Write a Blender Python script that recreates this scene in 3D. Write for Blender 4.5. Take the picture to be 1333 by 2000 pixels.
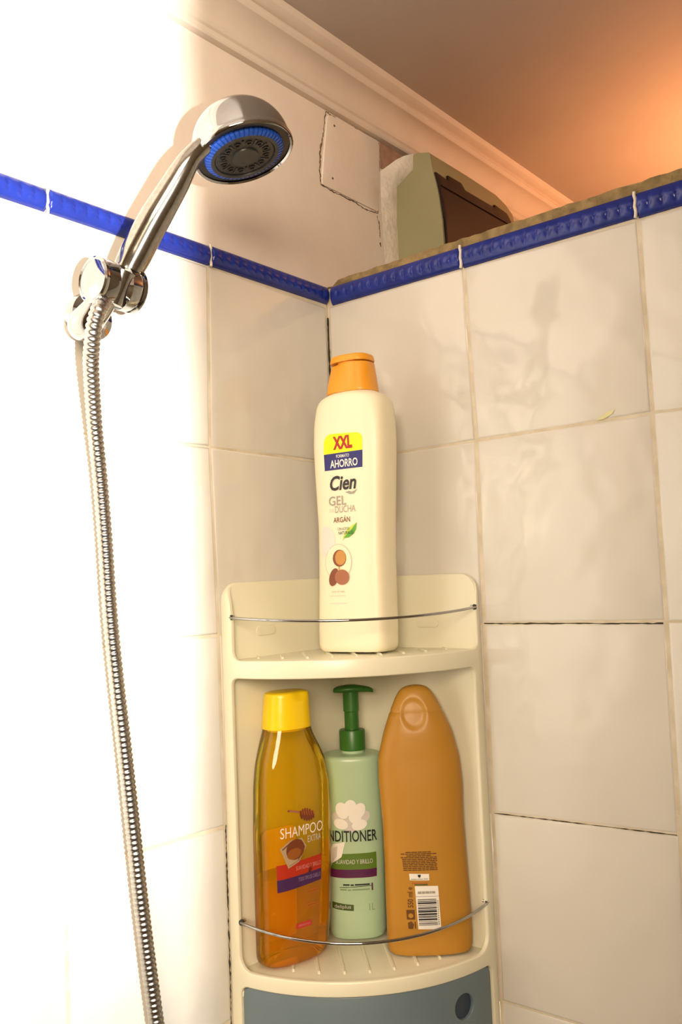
import bpy, bmesh, math, random
import numpy as np
from mathutils import Vector, Matrix, geometry

for o in list(bpy.data.objects):
    bpy.data.objects.remove(o)
S = bpy.context.scene
COL = S.collection
random.seed(7)
PI = math.pi

# ------------------------------------------------------------------ camera
cam = bpy.data.cameras.new('camera')
camo = bpy.data.objects.new('camera', cam)
COL.objects.link(camo)
cam.sensor_fit = 'VERTICAL'
cam.sensor_height = 36.0
cam.lens = 1764.786 * 36.0 / 2000.0
cam.clip_start = 0.02
camo.matrix_world = Matrix(((0.77490275, 0.07788573, 0.62726353, 0.53362),
                            (0.63084178, -0.03319982, -0.77520089, -0.65079),
                            (-0.03955205, 0.99640935, -0.07486021, -0.25982),
                            (0, 0, 0, 1)))
S.camera = camo

# ------------------------------------------------------------------ light
vs = S.view_settings
vs.view_transform = 'Standard'
vs.look = 'None'
vs.exposure = 0.12
vs.gamma = 1.0
vs.use_curve_mapping = False
world = bpy.data.worlds.new('world')
S.world = world
world.use_nodes = True
world.node_tree.nodes['Background'].inputs[0].default_value = (0.9, 0.75, 0.55, 1)
world.node_tree.nodes['Background'].inputs[1].default_value = 0.0


def lamp(name, loc, power, color, radius):
    l = bpy.data.lights.new(name, 'POINT')
    l.energy = power
    l.color = color
    l.shadow_soft_size = radius
    o = bpy.data.objects.new(name, l)
    o.location = loc
    COL.objects.link(o)
    return o


# hand-held flash just outside the right edge of the frame, past the end of the added light-blocking wall
fl = bpy.data.lights.new('flash', 'SPOT')
fl.energy = 74
fl.color = (1.0, 0.955, 0.88)
fl.shadow_soft_size = 0.006
fl.spot_size = math.radians(112)
fl.spot_blend = 1.0
flo = bpy.data.objects.new('flash', fl)
flo.location = (0.66, -0.643, -0.28)
flo.rotation_euler = (Vector((0.0, -0.34, -0.02)) - flo.location).to_track_quat('-Z', 'Y').to_euler()
COL.objects.link(flo)
wl = bpy.data.lights.new('warm_uplight', 'SPOT')
wl.energy = 12.5
wl.color = (1.0, 0.40, 0.16)
wl.shadow_soft_size = 0.04
wl.spot_size = math.radians(161)
wl.spot_blend = 0.9
wlo = bpy.data.objects.new('warm_uplight', wl)
wlo.location = (0.37, 0.47, -0.02)
wlo.rotation_euler = (PI, 0, 0)
COL.objects.link(wlo)
al = bpy.data.lights.new('fill_light', 'AREA')  # added fill behind the camera, brightens the shaded walls and the shelf
al.shape = 'DISK'
al.size = 0.8
al.energy = 42
al.color = (1.0, 0.80, 0.58)
alo = bpy.data.objects.new('fill_light', al)
alo.location = (1.05, -1.35, 0.14)
alo.rotation_euler = (Vector((0.05, -0.1, -0.3)) - alo.location).to_track_quat('-Z', 'Y').to_euler()
COL.objects.link(alo)

# ------------------------------------------------------------------ materials


def mat(name, color, rough=0.5, metal=0.0, var=0.0, vscale=30.0, bump=0.0, bscale=40.0, bdist=0.001,
        color2=None, spec=0.5, coat=0.0, sss=0.0, detail=3.0):
    m = bpy.data.materials.new(name)
    m.use_nodes = True
    nt = m.node_tree
    b = nt.nodes['Principled BSDF']
    b.inputs['Base Color'].default_value = (*color, 1)
    b.inputs['Roughness'].default_value = rough
    b.inputs['Metallic'].default_value = metal
    b.inputs['Specular IOR Level'].default_value = spec
    if coat:
        b.inputs['Coat Weight'].default_value = coat
        b.inputs['Coat Roughness'].default_value = 0.05
    geo = nt.nodes.new('ShaderNodeNewGeometry')
    n = nt.nodes.new('ShaderNodeTexNoise')
    n.inputs['Scale'].default_value = vscale
    n.inputs['Detail'].default_value = detail
    nt.links.new(geo.outputs['Position'], n.inputs['Vector'])
    r = nt.nodes.new('ShaderNodeMix')
    r.data_type = 'RGBA'
    c2 = color2 if color2 else tuple(max(0, c * (1 - var)) for c in color)
    r.inputs['A'].default_value = (*c2, 1)
    r.inputs['B'].default_value = (*color, 1)
    mr = nt.nodes.new('ShaderNodeMapRange')
    mr.inputs['From Min'].default_value = 0.35
    mr.inputs['From Max'].default_value = 0.65
    nt.links.new(n.outputs['Fac'], mr.inputs['Value'])
    nt.links.new(mr.outputs['Result'], r.inputs['Factor'])
    nt.links.new(r.outputs['Result'], b.inputs['Base Color'])
    if bump:
        n2 = nt.nodes.new('ShaderNodeTexNoise')
        n2.inputs['Scale'].default_value = bscale
        n2.inputs['Detail'].default_value = 2.0
        nt.links.new(geo.outputs['Position'], n2.inputs['Vector'])
        bp = nt.nodes.new('ShaderNodeBump')
        bp.inputs['Strength'].default_value = bump
        bp.inputs['Distance'].default_value = bdist
        nt.links.new(n2.outputs['Fac'], bp.inputs['Height'])
        nt.links.new(bp.outputs['Normal'], b.inputs['Normal'])
    return m


def clear_mat(name, tint, body, body_amt, rough=0.06):
    m = bpy.data.materials.new(name)
    m.use_nodes = True
    nt = m.node_tree
    out = nt.nodes['Material Output']
    nt.nodes.remove(nt.nodes['Principled BSDF'])
    tr = nt.nodes.new('ShaderNodeBsdfTransparent')
    tr.inputs['Color'].default_value = (*tint, 1)
    df = nt.nodes.new('ShaderNodeBsdfDiffuse')
    df.inputs['Color'].default_value = (*body, 1)
    tl = nt.nodes.new('ShaderNodeBsdfTranslucent')
    tl.inputs['Color'].default_value = (*body, 1)
    gl = nt.nodes.new('ShaderNodeBsdfGlossy')
    gl.inputs['Roughness'].default_value = rough
    gl.inputs['Color'].default_value = (1, 1, 1, 1)
    a = nt.nodes.new('ShaderNodeMixShader')
    a.inputs[0].default_value = 0.5
    nt.links.new(df.outputs[0], a.inputs[1])
    nt.links.new(tl.outputs[0], a.inputs[2])
    b = nt.nodes.new('ShaderNodeMixShader')
    b.inputs[0].default_value = body_amt
    nt.links.new(tr.outputs[0], b.inputs[1])
    nt.links.new(a.outputs[0], b.inputs[2])
    fr = nt.nodes.new('ShaderNodeFresnel')
    fr.inputs['IOR'].default_value = 1.4
    c = nt.nodes.new('ShaderNodeMixShader')
    nt.links.new(fr.outputs[0], c.inputs[0])
    nt.links.new(b.outputs[0], c.inputs[1])
    nt.links.new(gl.outputs[0], c.inputs[2])
    nt.links.new(c.outputs[0], out.inputs[0])
    return m


M = {}
M['tile'] = mat('glazed_cream_tile', (0.66, 0.64, 0.59), 0.09, var=0.03, vscale=9, bump=0.8, bscale=15, bdist=0.0045)
M['grout'] = mat('grout', (0.68, 0.62, 0.50), 0.85, vscale=55, color2=(0.57, 0.50, 0.37), bump=0.4, bscale=300)
M['mould'] = mat('black_mould', (0.035, 0.030, 0.020), 0.9, var=0.5, vscale=200)
M['plaster'] = mat('painted_plaster', (0.84, 0.76, 0.69), 0.75, var=0.05, vscale=25, bump=0.35, bscale=120, bdist=0.0008)
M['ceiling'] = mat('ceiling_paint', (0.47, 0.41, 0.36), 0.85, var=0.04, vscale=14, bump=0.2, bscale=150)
M['cornice'] = mat('cornice_paint', (0.76, 0.68, 0.60), 0.75, var=0.05, vscale=30)
M['blue'] = mat('blue_glaze', (0.016, 0.033, 0.27), 0.16, var=0.25, vscale=60, bump=0.2, bscale=200, bdist=0.0004, spec=0.35)
M['mortar'] = mat('raw_mortar', (0.32, 0.23, 0.105), 0.95, var=0.45, vscale=90, bump=0.9, bscale=260, bdist=0.002)
M['white_plaster'] = mat('white_filler', (0.80, 0.74, 0.66), 0.9, var=0.12, vscale=60, bump=0.8, bscale=140, bdist=0.002)
M['recess_shade'] = mat('recess_shade_pink', (0.50, 0.31, 0.22), 0.95, var=0.25, vscale=90)  # dark pink tone holds the shade of a recess
M['crack'] = mat('crack_dirt', (0.20, 0.13, 0.06), 0.95, var=0.6, vscale=160)
M['room'] = mat('room_wall_paint', (0.20, 0.15, 0.10), 0.85, var=0.04, vscale=6)
M['blocker'] = mat('blocker_paint', (0.42, 0.37, 0.30), 0.8, var=0.04, vscale=8)  # paint for the added wall that blocks the flash
M['floor'] = mat('floor_tile', (0.16, 0.12, 0.09), 0.5, var=0.2, vscale=12)
M['chrome'] = mat('chrome', (0.43, 0.43, 0.43), 0.07, 1.0, var=0.05, vscale=60)
M['worn_chrome'] = mat('worn_chrome', (0.36, 0.34, 0.305), 0.12, 1.0, var=0.22, vscale=420, detail=6)
M['steel'] = mat('hose_steel', (0.47, 0.45, 0.42), 0.24, 1.0, var=0.12, vscale=150)
M['black'] = mat('black_plastic', (0.016, 0.016, 0.018), 0.35, var=0.3, vscale=150)
M['darkgrey'] = mat('dark_grey_plastic', (0.035, 0.036, 0.038), 0.40, var=0.25, vscale=150)
M['nozzle_blue'] = mat('blue_rubber', (0.012, 0.085, 0.52), 0.4, var=0.15, vscale=120)
M['shelf'] = mat('cream_plastic', (0.78, 0.76, 0.60), 0.30, var=0.03, vscale=12)
M['drawer'] = mat('blue_grey_plastic', (0.15, 0.205, 0.24), 0.38, var=0.06, vscale=14)
M['drawer_dark'] = mat('dark_blue_plastic', (0.030, 0.050, 0.080), 0.45, var=0.1, vscale=20)
M['box'] = mat('olive_cream_plastic', (0.34, 0.325, 0.19), 0.5, var=0.06, vscale=20)
M['box_door'] = mat('smoked_brown_plastic', (0.026, 0.014, 0.012), 0.3, var=0.15, vscale=20, spec=0.2)
M['gel'] = mat('cream_bottle_plastic', (0.86, 0.80, 0.60), 0.42, var=0.02, vscale=20)
M['gold'] = mat('golden_orange_cap', (0.85, 0.36, 0.025), 0.32, var=0.06, vscale=30)
M['yellow_cap'] = mat('yellow_cap', (0.95, 0.66, 0.006), 0.28, var=0.04, vscale=30)
M['mint'] = mat('mint_bottle_plastic', (0.42, 0.59, 0.39), 0.33, var=0.03, vscale=20)
M['pump'] = mat('green_pump_plastic', (0.035, 0.155, 0.022), 0.36, var=0.1, vscale=40)
M['amber'] = mat('amber_bottle_plastic', (0.47, 0.225, 0.024), 0.42, var=0.05, vscale=14)
M['amber_cap'] = mat('amber_cap_plastic', (0.50, 0.25, 0.034), 0.42, var=0.04, vscale=14)
M['clear'] = clear_mat('clear_yellow_plastic', (0.99, 0.87, 0.26), (0.95, 0.66, 0.02), 0.19)
M['liquid'] = clear_mat('orange_liquid', (0.97, 0.66, 0.08), (0.92, 0.42, 0.005), 0.30)
M['back_label'] = mat('orange_back_label', (0.85, 0.42, 0.02), 0.5, var=0.06, vscale=40)


def ink(name, c, r=0.45):
    M[name] = mat(name, c, r, var=0.04, vscale=60)


for nm, c in dict(ink_yellow=(0.98, 0.90, 0.0), ink_navy=(0.02, 0.02, 0.17), ink_red=(0.42, 0.015, 0.01),
                  ink_white=(0.85, 0.83, 0.78), ink_black=(0.015, 0.015, 0.018), ink_grey=(0.36, 0.33, 0.28),
                  ink_light=(0.66, 0.63, 0.55), ink_brown=(0.16, 0.045, 0.02), ink_leaf=(0.10, 0.38, 0.03),
                  ink_leaf_light=(0.55, 0.66, 0.08), ink_darkgreen=(0.01, 0.10, 0.03), ink_nut=(0.22, 0.060, 0.025),
                  ink_nut_light=(0.55, 0.27, 0.06), ink_nut_mid=(0.36, 0.13, 0.06), ink_gold=(0.55, 0.36, 0.10), ink_bubble=(0.74, 0.73, 0.69),
                  ink_bubble_rim=(0.60, 0.57, 0.52), ink_orange_red=(0.42, 0.022, 0.004), ink_purple=(0.055, 0.013, 0.085),
                  ink_plum=(0.10, 0.012, 0.07), ink_honey=(0.17, 0.04, 0.012), ink_honey_light=(0.30, 0.09, 0.012),
                  ink_comb=(0.44, 0.33, 0.20), ink_petal=(0.84, 0.83, 0.80), ink_petal_shade=(0.62, 0.60, 0.58),
                  ink_band_green=(0.10, 0.19, 0.02), ink_badge_green=(0.05, 0.10, 0.012), ink_rose=(0.60, 0.25, 0.22),
                  ink_badge_red=(0.50, 0.03, 0.03), ink_amber_text=(0.13, 0.05, 0.006), ink_lilac=(0.30, 0.20, 0.36),
                  ink_smear=(0.68, 0.65, 0.34), ink_copper=(0.42, 0.10, 0.02), ink_mint_text=(0.22, 0.34, 0.18)).items():
    ink(nm, c)

# ------------------------------------------------------------------ helpers


def link(name, mesh, m, parent=None, smooth=None):
    o = bpy.data.objects.new(name, mesh)
    COL.objects.link(o)
    if m is not None and not mesh.materials:
        mesh.materials.append(m)
    if parent is not None:
        o.parent = parent
    return o


def from_bm(name, bm, m, parent=None, angle=None, kind=None, label=None, merge=0):
    if merge:
        bmesh.ops.remove_doubles(bm, verts=bm.verts, dist=merge)
    bmesh.ops.recalc_face_normals(bm, faces=bm.faces)
    me = bpy.data.meshes.new(name)
    bm.to_mesh(me)
    bm.free()
    if angle is not None:
        me.polygons.foreach_set('use_smooth', [True] * len(me.polygons))
        me.set_sharp_from_angle(angle=math.radians(angle))
    o = link(name, me, m, parent)
    if kind:
        o['kind'] = kind
    if label:
        o['label'] = label
    return o


def thing(name, label, cat, loc=(0, 0, 0), group=None):
    o = bpy.data.objects.new(name, None)
    o.empty_display_size = 0.02
    COL.objects.link(o)
    o['label'] = label
    o['category'] = cat
    if group:
        o['group'] = group
    return o


def box_bm(bm, x0, x1, y0, y1, z0, z1):
    v = [bm.verts.new((x, y, z)) for x in (x0, x1) for y in (y0, y1) for z in (z0, z1)]
    for f in ((0, 1, 3, 2), (4, 6, 7, 5), (0, 4, 5, 1), (2, 3, 7, 6), (0, 2, 6, 4), (1, 5, 7, 3)):
        bm.faces.new([v[i] for i in f])


def box(name, b, m, parent=None, kind=None, bevel=0):
    bm = bmesh.new()
    box_bm(bm, *b)
    if bevel:
        bmesh.ops.bevel(bm, geom=bm.edges[:], offset=bevel, segments=2, affect='EDGES')
    return from_bm(name, bm, m, parent, angle=40 if bevel else None, kind=kind)


def catmull(pts, n):
    P = np.array(pts, float)
    P = np.vstack([2 * P[0] - P[1], P, 2 * P[-1] - P[-2]])
    out = []
    for i in range(1, len(P) - 2):
        for k in range(n):
            t = k / n
            out.append(0.5 * (2 * P[i] + (P[i + 1] - P[i - 1]) * t + (2 * P[i - 1] - 5 * P[i] + 4 * P[i + 1] - P[i + 2]) * t * t
                              + (-P[i - 1] + 3 * P[i] - 3 * P[i + 1] + P[i + 2]) * t ** 3))
    out.append(P[-2])
    return np.array(out)


def tube_bm(bm, pts, radii, seg=12, flat=1.0, up=(0, 0, 1), caps=True):
    pts = np.array(pts, float)
    n = len(pts)
    if np.isscalar(radii):
        radii = [radii] * n
    tang = np.gradient(pts, axis=0)
    tang /= np.linalg.norm(tang, axis=1)[:, None]
    u = np.array(up, float)
    rings = []
    for i in range(n):
        t = tang[i]
        a = u - (u @ t) * t
        a /= np.linalg.norm(a)
        b = np.cross(t, a)
        u = a
        rings.append([bm.verts.new(pts[i] + radii[i] * (math.cos(2 * PI * k / seg) * a * flat + math.sin(2 * PI * k / seg) * b))
                      for k in range(seg)])
    for r0, r1 in zip(rings, rings[1:]):
        for k in range(seg):
            bm.faces.new((r0[k], r0[(k + 1) % seg], r1[(k + 1) % seg], r1[k]))
    if caps:
        bm.faces.new(rings[0])
        bm.faces.new(rings[-1])


def tube(name, pts, radii, m, parent=None, seg=12, flat=1.0, up=(0, 0, 1), angle=50):
    bm = bmesh.new()
    tube_bm(bm, pts, radii, seg, flat, up)
    return from_bm(name, bm, m, parent, angle=angle)


def frame_of(axis, hint=(0, 0, 1)):
    a = Vector(axis).normalized()
    h = Vector(hint)
    if abs(a.dot(h)) > 0.95:
        h = Vector((1, 0, 0))
    x = (h - a * h.dot(a)).normalized()
    return x, a.cross(x), a


def lathe_bm(bm, prof, origin, axis, seg=32, hint=(0, 0, 1), caps=True):
    x, y, a = frame_of(axis, hint)
    o = Vector(origin)
    rings = []
    for r, h in prof:
        if r < 1e-7:
            rings.append([bm.verts.new(o + a * h)])
        else:
            rings.append([bm.verts.new(o + a * h + (x * math.cos(2 * PI * k / seg) + y * math.sin(2 * PI * k / seg)) * r)
                          for k in range(seg)])
    for r0, r1 in zip(rings, rings[1:]):
        for k in range(seg):
            k2 = (k + 1) % seg
            q = []
            for v in (r0[k % len(r0)], r0[k2 % len(r0)], r1[k2 % len(r1)], r1[k % len(r1)]):
                if v not in q:
                    q.append(v)
            if len(q) > 2:
                bm.faces.new(q)
    for rg in (rings[0], rings[-1]):
        if caps and len(rg) > 2:
            bm.faces.new(rg)


def lathe(name, prof, origin, axis, m, parent=None, seg=32, angle=35, hint=(0, 0, 1), caps=True):
    bm = bmesh.new()
    lathe_bm(bm, prof, origin, axis, seg, hint, caps)
    return from_bm(name, bm, m, parent, angle=angle)


def rpoly(pts, seg=6):
    """polygon corners (x, y, r) -> list of points with rounded corners"""
    out = []
    n = len(pts)
    for i in range(n):
        p = np.array(pts[i][:2], float)
        r = pts[i][2] if len(pts[i]) > 2 else 0
        if r <= 0:
            out.append(tuple(p))
            continue
        a = np.array(pts[i - 1][:2], float) - p
        b = np.array(pts[(i + 1) % n][:2], float) - p
        a /= np.linalg.norm(a)
        b /= np.linalg.norm(b)
        half = 0.5 * math.acos(max(-1, min(1, a @ b)))
        d = r / math.tan(half)
        p0, p1 = p + a * d, p + b * d
        c = p + (a + b) / np.linalg.norm(a + b) * (r / math.sin(half))
        a0 = math.atan2(*(p0 - c)[::-1])
        a1 = math.atan2(*(p1 - c)[::-1])
        da = (a1 - a0 + PI) % (2 * PI) - PI
        for k in range(seg + 1):
            t = a0 + da * k / seg
            out.append((c[0] + r * math.cos(t), c[1] + r * math.sin(t)))
    return out


def densify(loop, step):
    out = []
    n = len(loop)
    for i in range(n):
        a = np.array(loop[i])
        b = np.array(loop[(i + 1) % n])
        k = max(1, int(math.ceil(np.linalg.norm(b - a) / step)))
        for j in range(k):
            out.append(a + (b - a) * j / k)
    return np.array(out)


def area2(l):
    l = np.array(l)
    x, y = l[:, 0], l[:, 1]
    return float(np.sum(x * np.roll(y, -1) - np.roll(x, -1) * y))


def inset_loop(l, e):
    d = np.roll(l, -1, 0) - l
    d /= np.linalg.norm(d, axis=1)[:, None] + 1e-12
    nl = np.stack([-d[:, 1], d[:, 0]], 1)
    npv = np.roll(nl, 1, 0)
    m = nl + npv
    m /= np.linalg.norm(m, axis=1)[:, None] + 1e-12
    c = np.clip(np.sum(m * nl, 1), 0.5, 1)
    return l + m * (e / c)[:, None]


def inside(pt, loops):
    r = False
    for l in loops:
        x0, y0 = l[:, 0], l[:, 1]
        x1, y1 = np.roll(x0, -1), np.roll(y0, -1)
        cond = ((y0 > pt[1]) != (y1 > pt[1]))
        with np.errstate(divide='ignore', invalid='ignore'):
            xi = x0 + (pt[1] - y0) / (y1 - y0) * (x1 - x0)
        r ^= bool(np.sum(cond & (pt[0] < xi)) % 2)
    return r


def triangulate(loops, grid):
    V, E = [], []
    for l in loops:
        s = len(V)
        V += [Vector((float(p[0]), float(p[1]))) for p in l]
        E += [(s + i, s + (i + 1) % len(l)) for i in range(len(l))]
    B = np.array([[v.x, v.y] for v in V])
    if grid:
        lo, hi = B.min(0), B.max(0)
        for x in np.arange(lo[0] + grid / 2, hi[0], grid):
            for y in np.arange(lo[1] + grid / 2, hi[1], grid):
                if np.min((B[:, 0] - x) ** 2 + (B[:, 1] - y) ** 2) > (0.45 * grid) ** 2 and inside((x, y), loops):
                    V.append(Vector((x, y)))
    ov, oe, of, *_ = geometry.delaunay_2d_cdt(V, E, [], 0, 1e-9)
    tr = []
    for f in of:
        c = sum((ov[i] for i in f), Vector((0, 0))) / len(f)
        if inside((c.x, c.y), loops):
            tr.append(tuple(f))
    return [(v.x, v.y) for v in ov], tr


def plate_bm(bm, loops, fmap, thick=0.0, fillet=0.0, grid=0.006, seg=3, step=None):
    L = []
    for i, l in enumerate(loops):
        l = densify(l, step or grid or 1.0)
        a = area2(l)
        if (i == 0 and a < 0) or (i > 0 and a > 0):
            l = l[::-1].copy()
        L.append(l)
    F = [inset_loop(l, fillet) if fillet else l for l in L]
    v2, tr = triangulate(F, grid)
    fv = [bm.verts.new(fmap(x, y, 0.0)) for x, y in v2]
    for t in tr:
        bm.faces.new([fv[i] for i in t])
    if thick:
        for l in L:
            rows = []
            ks = range(0, seg + 1) if fillet else [0]
            for k in ks:
                t = k / seg * PI / 2 if fillet else 0
                q = inset_loop(l, fillet * (1 - math.sin(t))) if fillet else l
                dd = fillet * (1 - math.cos(t)) if fillet else 0
                rows.append([bm.verts.new(fmap(x, y, dd)) for x, y in q])
            rows.append([bm.verts.new(fmap(x, y, thick)) for x, y in l])
            n = len(l)
            for r0, r1 in zip(rows, rows[1:]):
                for i in range(n):
                    bm.faces.new((r0[i], r1[i], r1[(i + 1) % n], r0[(i + 1) % n]))
        v3, tr3 = triangulate(L, grid)
        bv = [bm.verts.new(fmap(x, y, thick)) for x, y in v3]
        for t in tr3:
            bm.faces.new([bv[i] for i in reversed(t)])


def plate(name, loops, fmap, m, parent=None, thick=0.0, fillet=0.0, grid=0.006, angle=40, step=None, label=None):
    bm = bmesh.new()
    plate_bm(bm, loops, fmap, thick, fillet, grid, step=step)
    return from_bm(name, bm, m, parent, angle=angle, merge=2e-6, label=label)


def ellipse(cx, cy, a, b, n=28, rot=0):
    c, s = math.cos(rot), math.sin(rot)
    return [(cx + a * math.cos(t) * c - b * math.sin(t) * s, cy + a * math.cos(t) * s + b * math.sin(t) * c)
            for t in (2 * PI * k / n for k in range(n))]


_txt = {}


def text2d(s, shear=0.0, bold=0.0):
    key = (s, shear, bold)
    if key in _txt:
        return _txt[key]
    cu = bpy.data.curves.new('t', 'FONT')
    cu.body = s
    cu.shear = shear
    cu.offset = bold
    cu.resolution_u = 3
    o = bpy.data.objects.new('t', cu)
    COL.objects.link(o)
    bpy.context.view_layer.update()
    dg = bpy.context.evaluated_depsgraph_get()
    me = bpy.data.meshes.new_from_object(o.evaluated_get(dg))
    V = np.array([v.co[:2] for v in me.vertices])
    Fs = [tuple(p.vertices) for p in me.polygons]
    bpy.data.objects.remove(o)
    bpy.data.curves.remove(cu)
    bpy.data.meshes.remove(me)
    V = V - V.min(0)
    _txt[key] = (V, Fs)
    return _txt[key]


def lettering(name, s, fmap, u0, u1, z0, z1, m, parent, off=0.0004, shear=0.0, bold=0.0, rot90=False):
    """print the words into the rectangle u0..u1, z0..z1 of a surface"""
    V, Fs = text2d(s, shear, bold)
    w, h = V.max(0)
    bm = bmesh.new()
    vs_ = []
    for x, y in V:
        a, b = x / w, y / h
        if rot90:
            u, z = u1 - b * (u1 - u0), z0 + a * (z1 - z0)
        else:
            u, z = u0 + a * (u1 - u0), z0 + b * (z1 - z0)
        vs_.append(bm.verts.new(fmap(u, z, -off)))
    for f in Fs:
        try:
            bm.faces.new([vs_[i] for i in f])
        except ValueError:
            pass
    return from_bm(name, bm, m, parent)


# ------------------------------------------------------------------ room shell
def struct(name, b, m):
    return box(name, b, m, kind='structure')


CZ = 0.2407
wall_left = struct('wall_left', (-0.10, -0.0022, -1.70, 2.40, -1.95, CZ), M['plaster'])
wall_right = struct('wall_right', (0.0, 0.519, 0.0022, 0.06, -1.95, 0.0170), M['mortar'])
struct('flash_blocker', (0.52, 0.58, -0.5435, 0.06, -1.95, CZ), M['room'])  # added out of view to cut off the flash along the left wall
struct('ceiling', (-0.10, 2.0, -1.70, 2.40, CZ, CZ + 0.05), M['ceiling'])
struct('floor', (-0.10, 2.0, -1.70, 2.40, -2.0, -1.95), M['floor'])
struct('wall_back', (-0.10, 2.0, -1.80, -1.70, -2.0, CZ + 0.05), M['room'])
struct('wall_far', (-0.10, 2.0, 2.40, 2.50, -2.0, CZ + 0.05), M['room'])
struct('wall_side', (2.0, 2.10, -1.80, 2.50, -2.0, CZ + 0.05), M['room'])

# cornice along the left wall
prof = [(-0.0022, 0.1985), (0.0045, 0.1985), (0.0055, 0.2000), (0.0055, 0.2045), (0.0075, 0.2060), (0.0085, 0.2085)]
for k in range(9):
    t = k / 8 * PI / 2
    prof.append((0.0085 + 0.0185 * (1 - math.cos(t)), 0.2085 + 0.0165 * math.sin(t)))
prof += [(0.0285, 0.2262), (0.0300, 0.2285), (0.0290, 0.2310), (0.0285, 0.2318), (0.0350, 0.2330), (0.0385, 0.2350), (0.0400, CZ), (-0.0022, CZ)]
bm = bmesh.new()
ends = []
for y in (-1.70, -0.5, 0.2, 0.9, 2.40):
    ends.append([bm.verts.new((x, y, z)) for x, z in prof])
for r0, r1 in zip(ends, ends[1:]):
    for i in range(len(prof)):
        j = (i + 1) % len(prof)
        bm.faces.new((r0[i], r0[j], r1[j], r1[i]))
bm.faces.new(ends[0])
bm.faces.new(ends[-1])
o = from_bm('trim_1', bm, M['cornice'], angle=28)
o['kind'] = 'structure'

# tiles ---------------------------------------------------------------
NR, NC = 7, 6
MR = {(1, 0): (0.1508, -0.001), (1, 1): (0.1542, -0.1487), (1, 2): (0.1526, -0.3001), (1, 3): (0.1521, -0.4522), (1, 4): (0.1513, -0.5987),
      (2, 0): (0.3012, -0.0022), (2, 1): (0.3023, -0.1475), (2, 2): (0.3027, -0.2988), (2, 3): (0.3021, -0.4485)}
ML = {(1, 0): (0.1517, 0.0010), (1, 1): (0.1552, -0.1491), (1, 2): (0.1517, -0.2996), (1, 3): (0.1506, -0.4491), (1, 4): (0.1491, -0.5958),
      (2, 0): (0.3031, 0.001), (2, 3): (0.2960, -0.4449)}


def nodes(meas, c0):
    N = {}
    for i in range(NC + 1):
        for r in range(NR + 1):
            if (i, r) in meas:
                N[i, r] = meas[i, r]
            else:
                x = c0 if i == 0 else 0.1508 * i + random.uniform(-.0005, .0005)
                z = -0.1495 * r + random.uniform(-.0006, .0006) - 0.0008
                if i == 2 and meas is ML:
                    x = 0.3031 - 0.0025 * r
                N[i, r] = (x, z)
    return N


def lay_tiles(wall, N, fmap, cols, gapv, gaph):
    for i in range(cols):
        for r in range(NR):
            q = [N[i, r], N[i + 1, r], N[i + 1, r + 1], N[i, r + 1]]
            e = random.uniform(-.0002, .0003)
            P = [(q[0][0] + gapv / 2, q[0][1] - gaph / 2), (q[1][0] - gapv / 2, q[1][1] - gaph / 2),
                 (q[2][0] - gapv / 2, q[2][1] + gaph / 2), (q[3][0] + gapv / 2, q[3][1] + gaph / 2)]
            cx = sum(p[0] for p in P) / 4
            cz = sum(p[1] for p in P) / 4
            bm = bmesh.new()
            rows = []
            for ins, d in ((0.0022, 0.0), (0.0010, 0.00022), (0.0002, 0.0008), (0, 0.0018)):
                k = [(p[0] - math.copysign(ins, p[0] - cx), p[1] - math.copysign(ins, p[1] - cz)) for p in P]
                rows.append([bm.verts.new(fmap(x, z, d - e)) for x, z in k])
            bm.faces.new(rows[0])
            for a, b in zip(rows, rows[1:]):
                for j in range(4):
                    bm.faces.new((a[j], a[(j + 1) % 4], b[(j + 1) % 4], b[j]))
            from_bm('tile', bm, M['tile'], wall, angle=50)


mapL = lambda a, z, d: (-d, -a, z)
mapR = lambda a, z, d: (a, d, z)
box('grout_bed', (-0.0022, -0.0005, -1.70, 0.0, -1.95, 0.0172), M['grout'], wall_left)
box('grout_bed', (-0.0005, 0.519, 0.0005, 0.0022, -1.95, 0.0172), M['grout'], wall_right)
lay_tiles(wall_left, nodes(ML, 0.0006), mapL, NC, 0.0020, 0.0013)
lay_tiles(wall_right, nodes(MR, 0.0012), mapR, 4, 0.0022, 0.0011)
# the black mould line in the corner and beside the shelf
bm = bmesh.new()
zz = np.linspace(-0.012, -0.085, 26)
tube_bm(bm, [(0.0006 + random.uniform(0, .0003), -0.0006, z) for z in zz], [random.uniform(.0004, .0011) for z in zz], 6)
zz = np.linspace(-0.448, -0.60, 70)
tube_bm(bm, [(-0.0003, -0.1503 + random.uniform(-.0003, .0003), z) for z in zz], [random.uniform(.0001, .0008) for z in zz], 6)
from_bm('mould', bm, M['mould'], wall_left, kind='stuff')
bm = bmesh.new()
tube_bm(bm, [(x, 0.0003, -0.3001 + random.uniform(-.0002, .0002)) for x in np.linspace(.153, .30, 40)], [random.uniform(.0002, .00065) for k in range(40)], 6)
tube_bm(bm, [(x, 0.0003, -0.4522 + (x - .152) * .024) for x in np.linspace(.153, .30, 40)], [random.uniform(.0001, .0005) for k in range(40)], 6)
from_bm('mould', bm, M['mould'], wall_right, kind='stuff')
plate('yellow_smear', [[(0.2590, -0.1472), (0.2655, -0.1470), (0.2725, -0.1440), (0.2745, -0.1410), (0.2690, -0.1420), (0.2640, -0.1445)]],
      lambda a, z, d: (a, -0.0006, z), M['ink_smear'], wall_right, grid=0.004)


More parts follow.
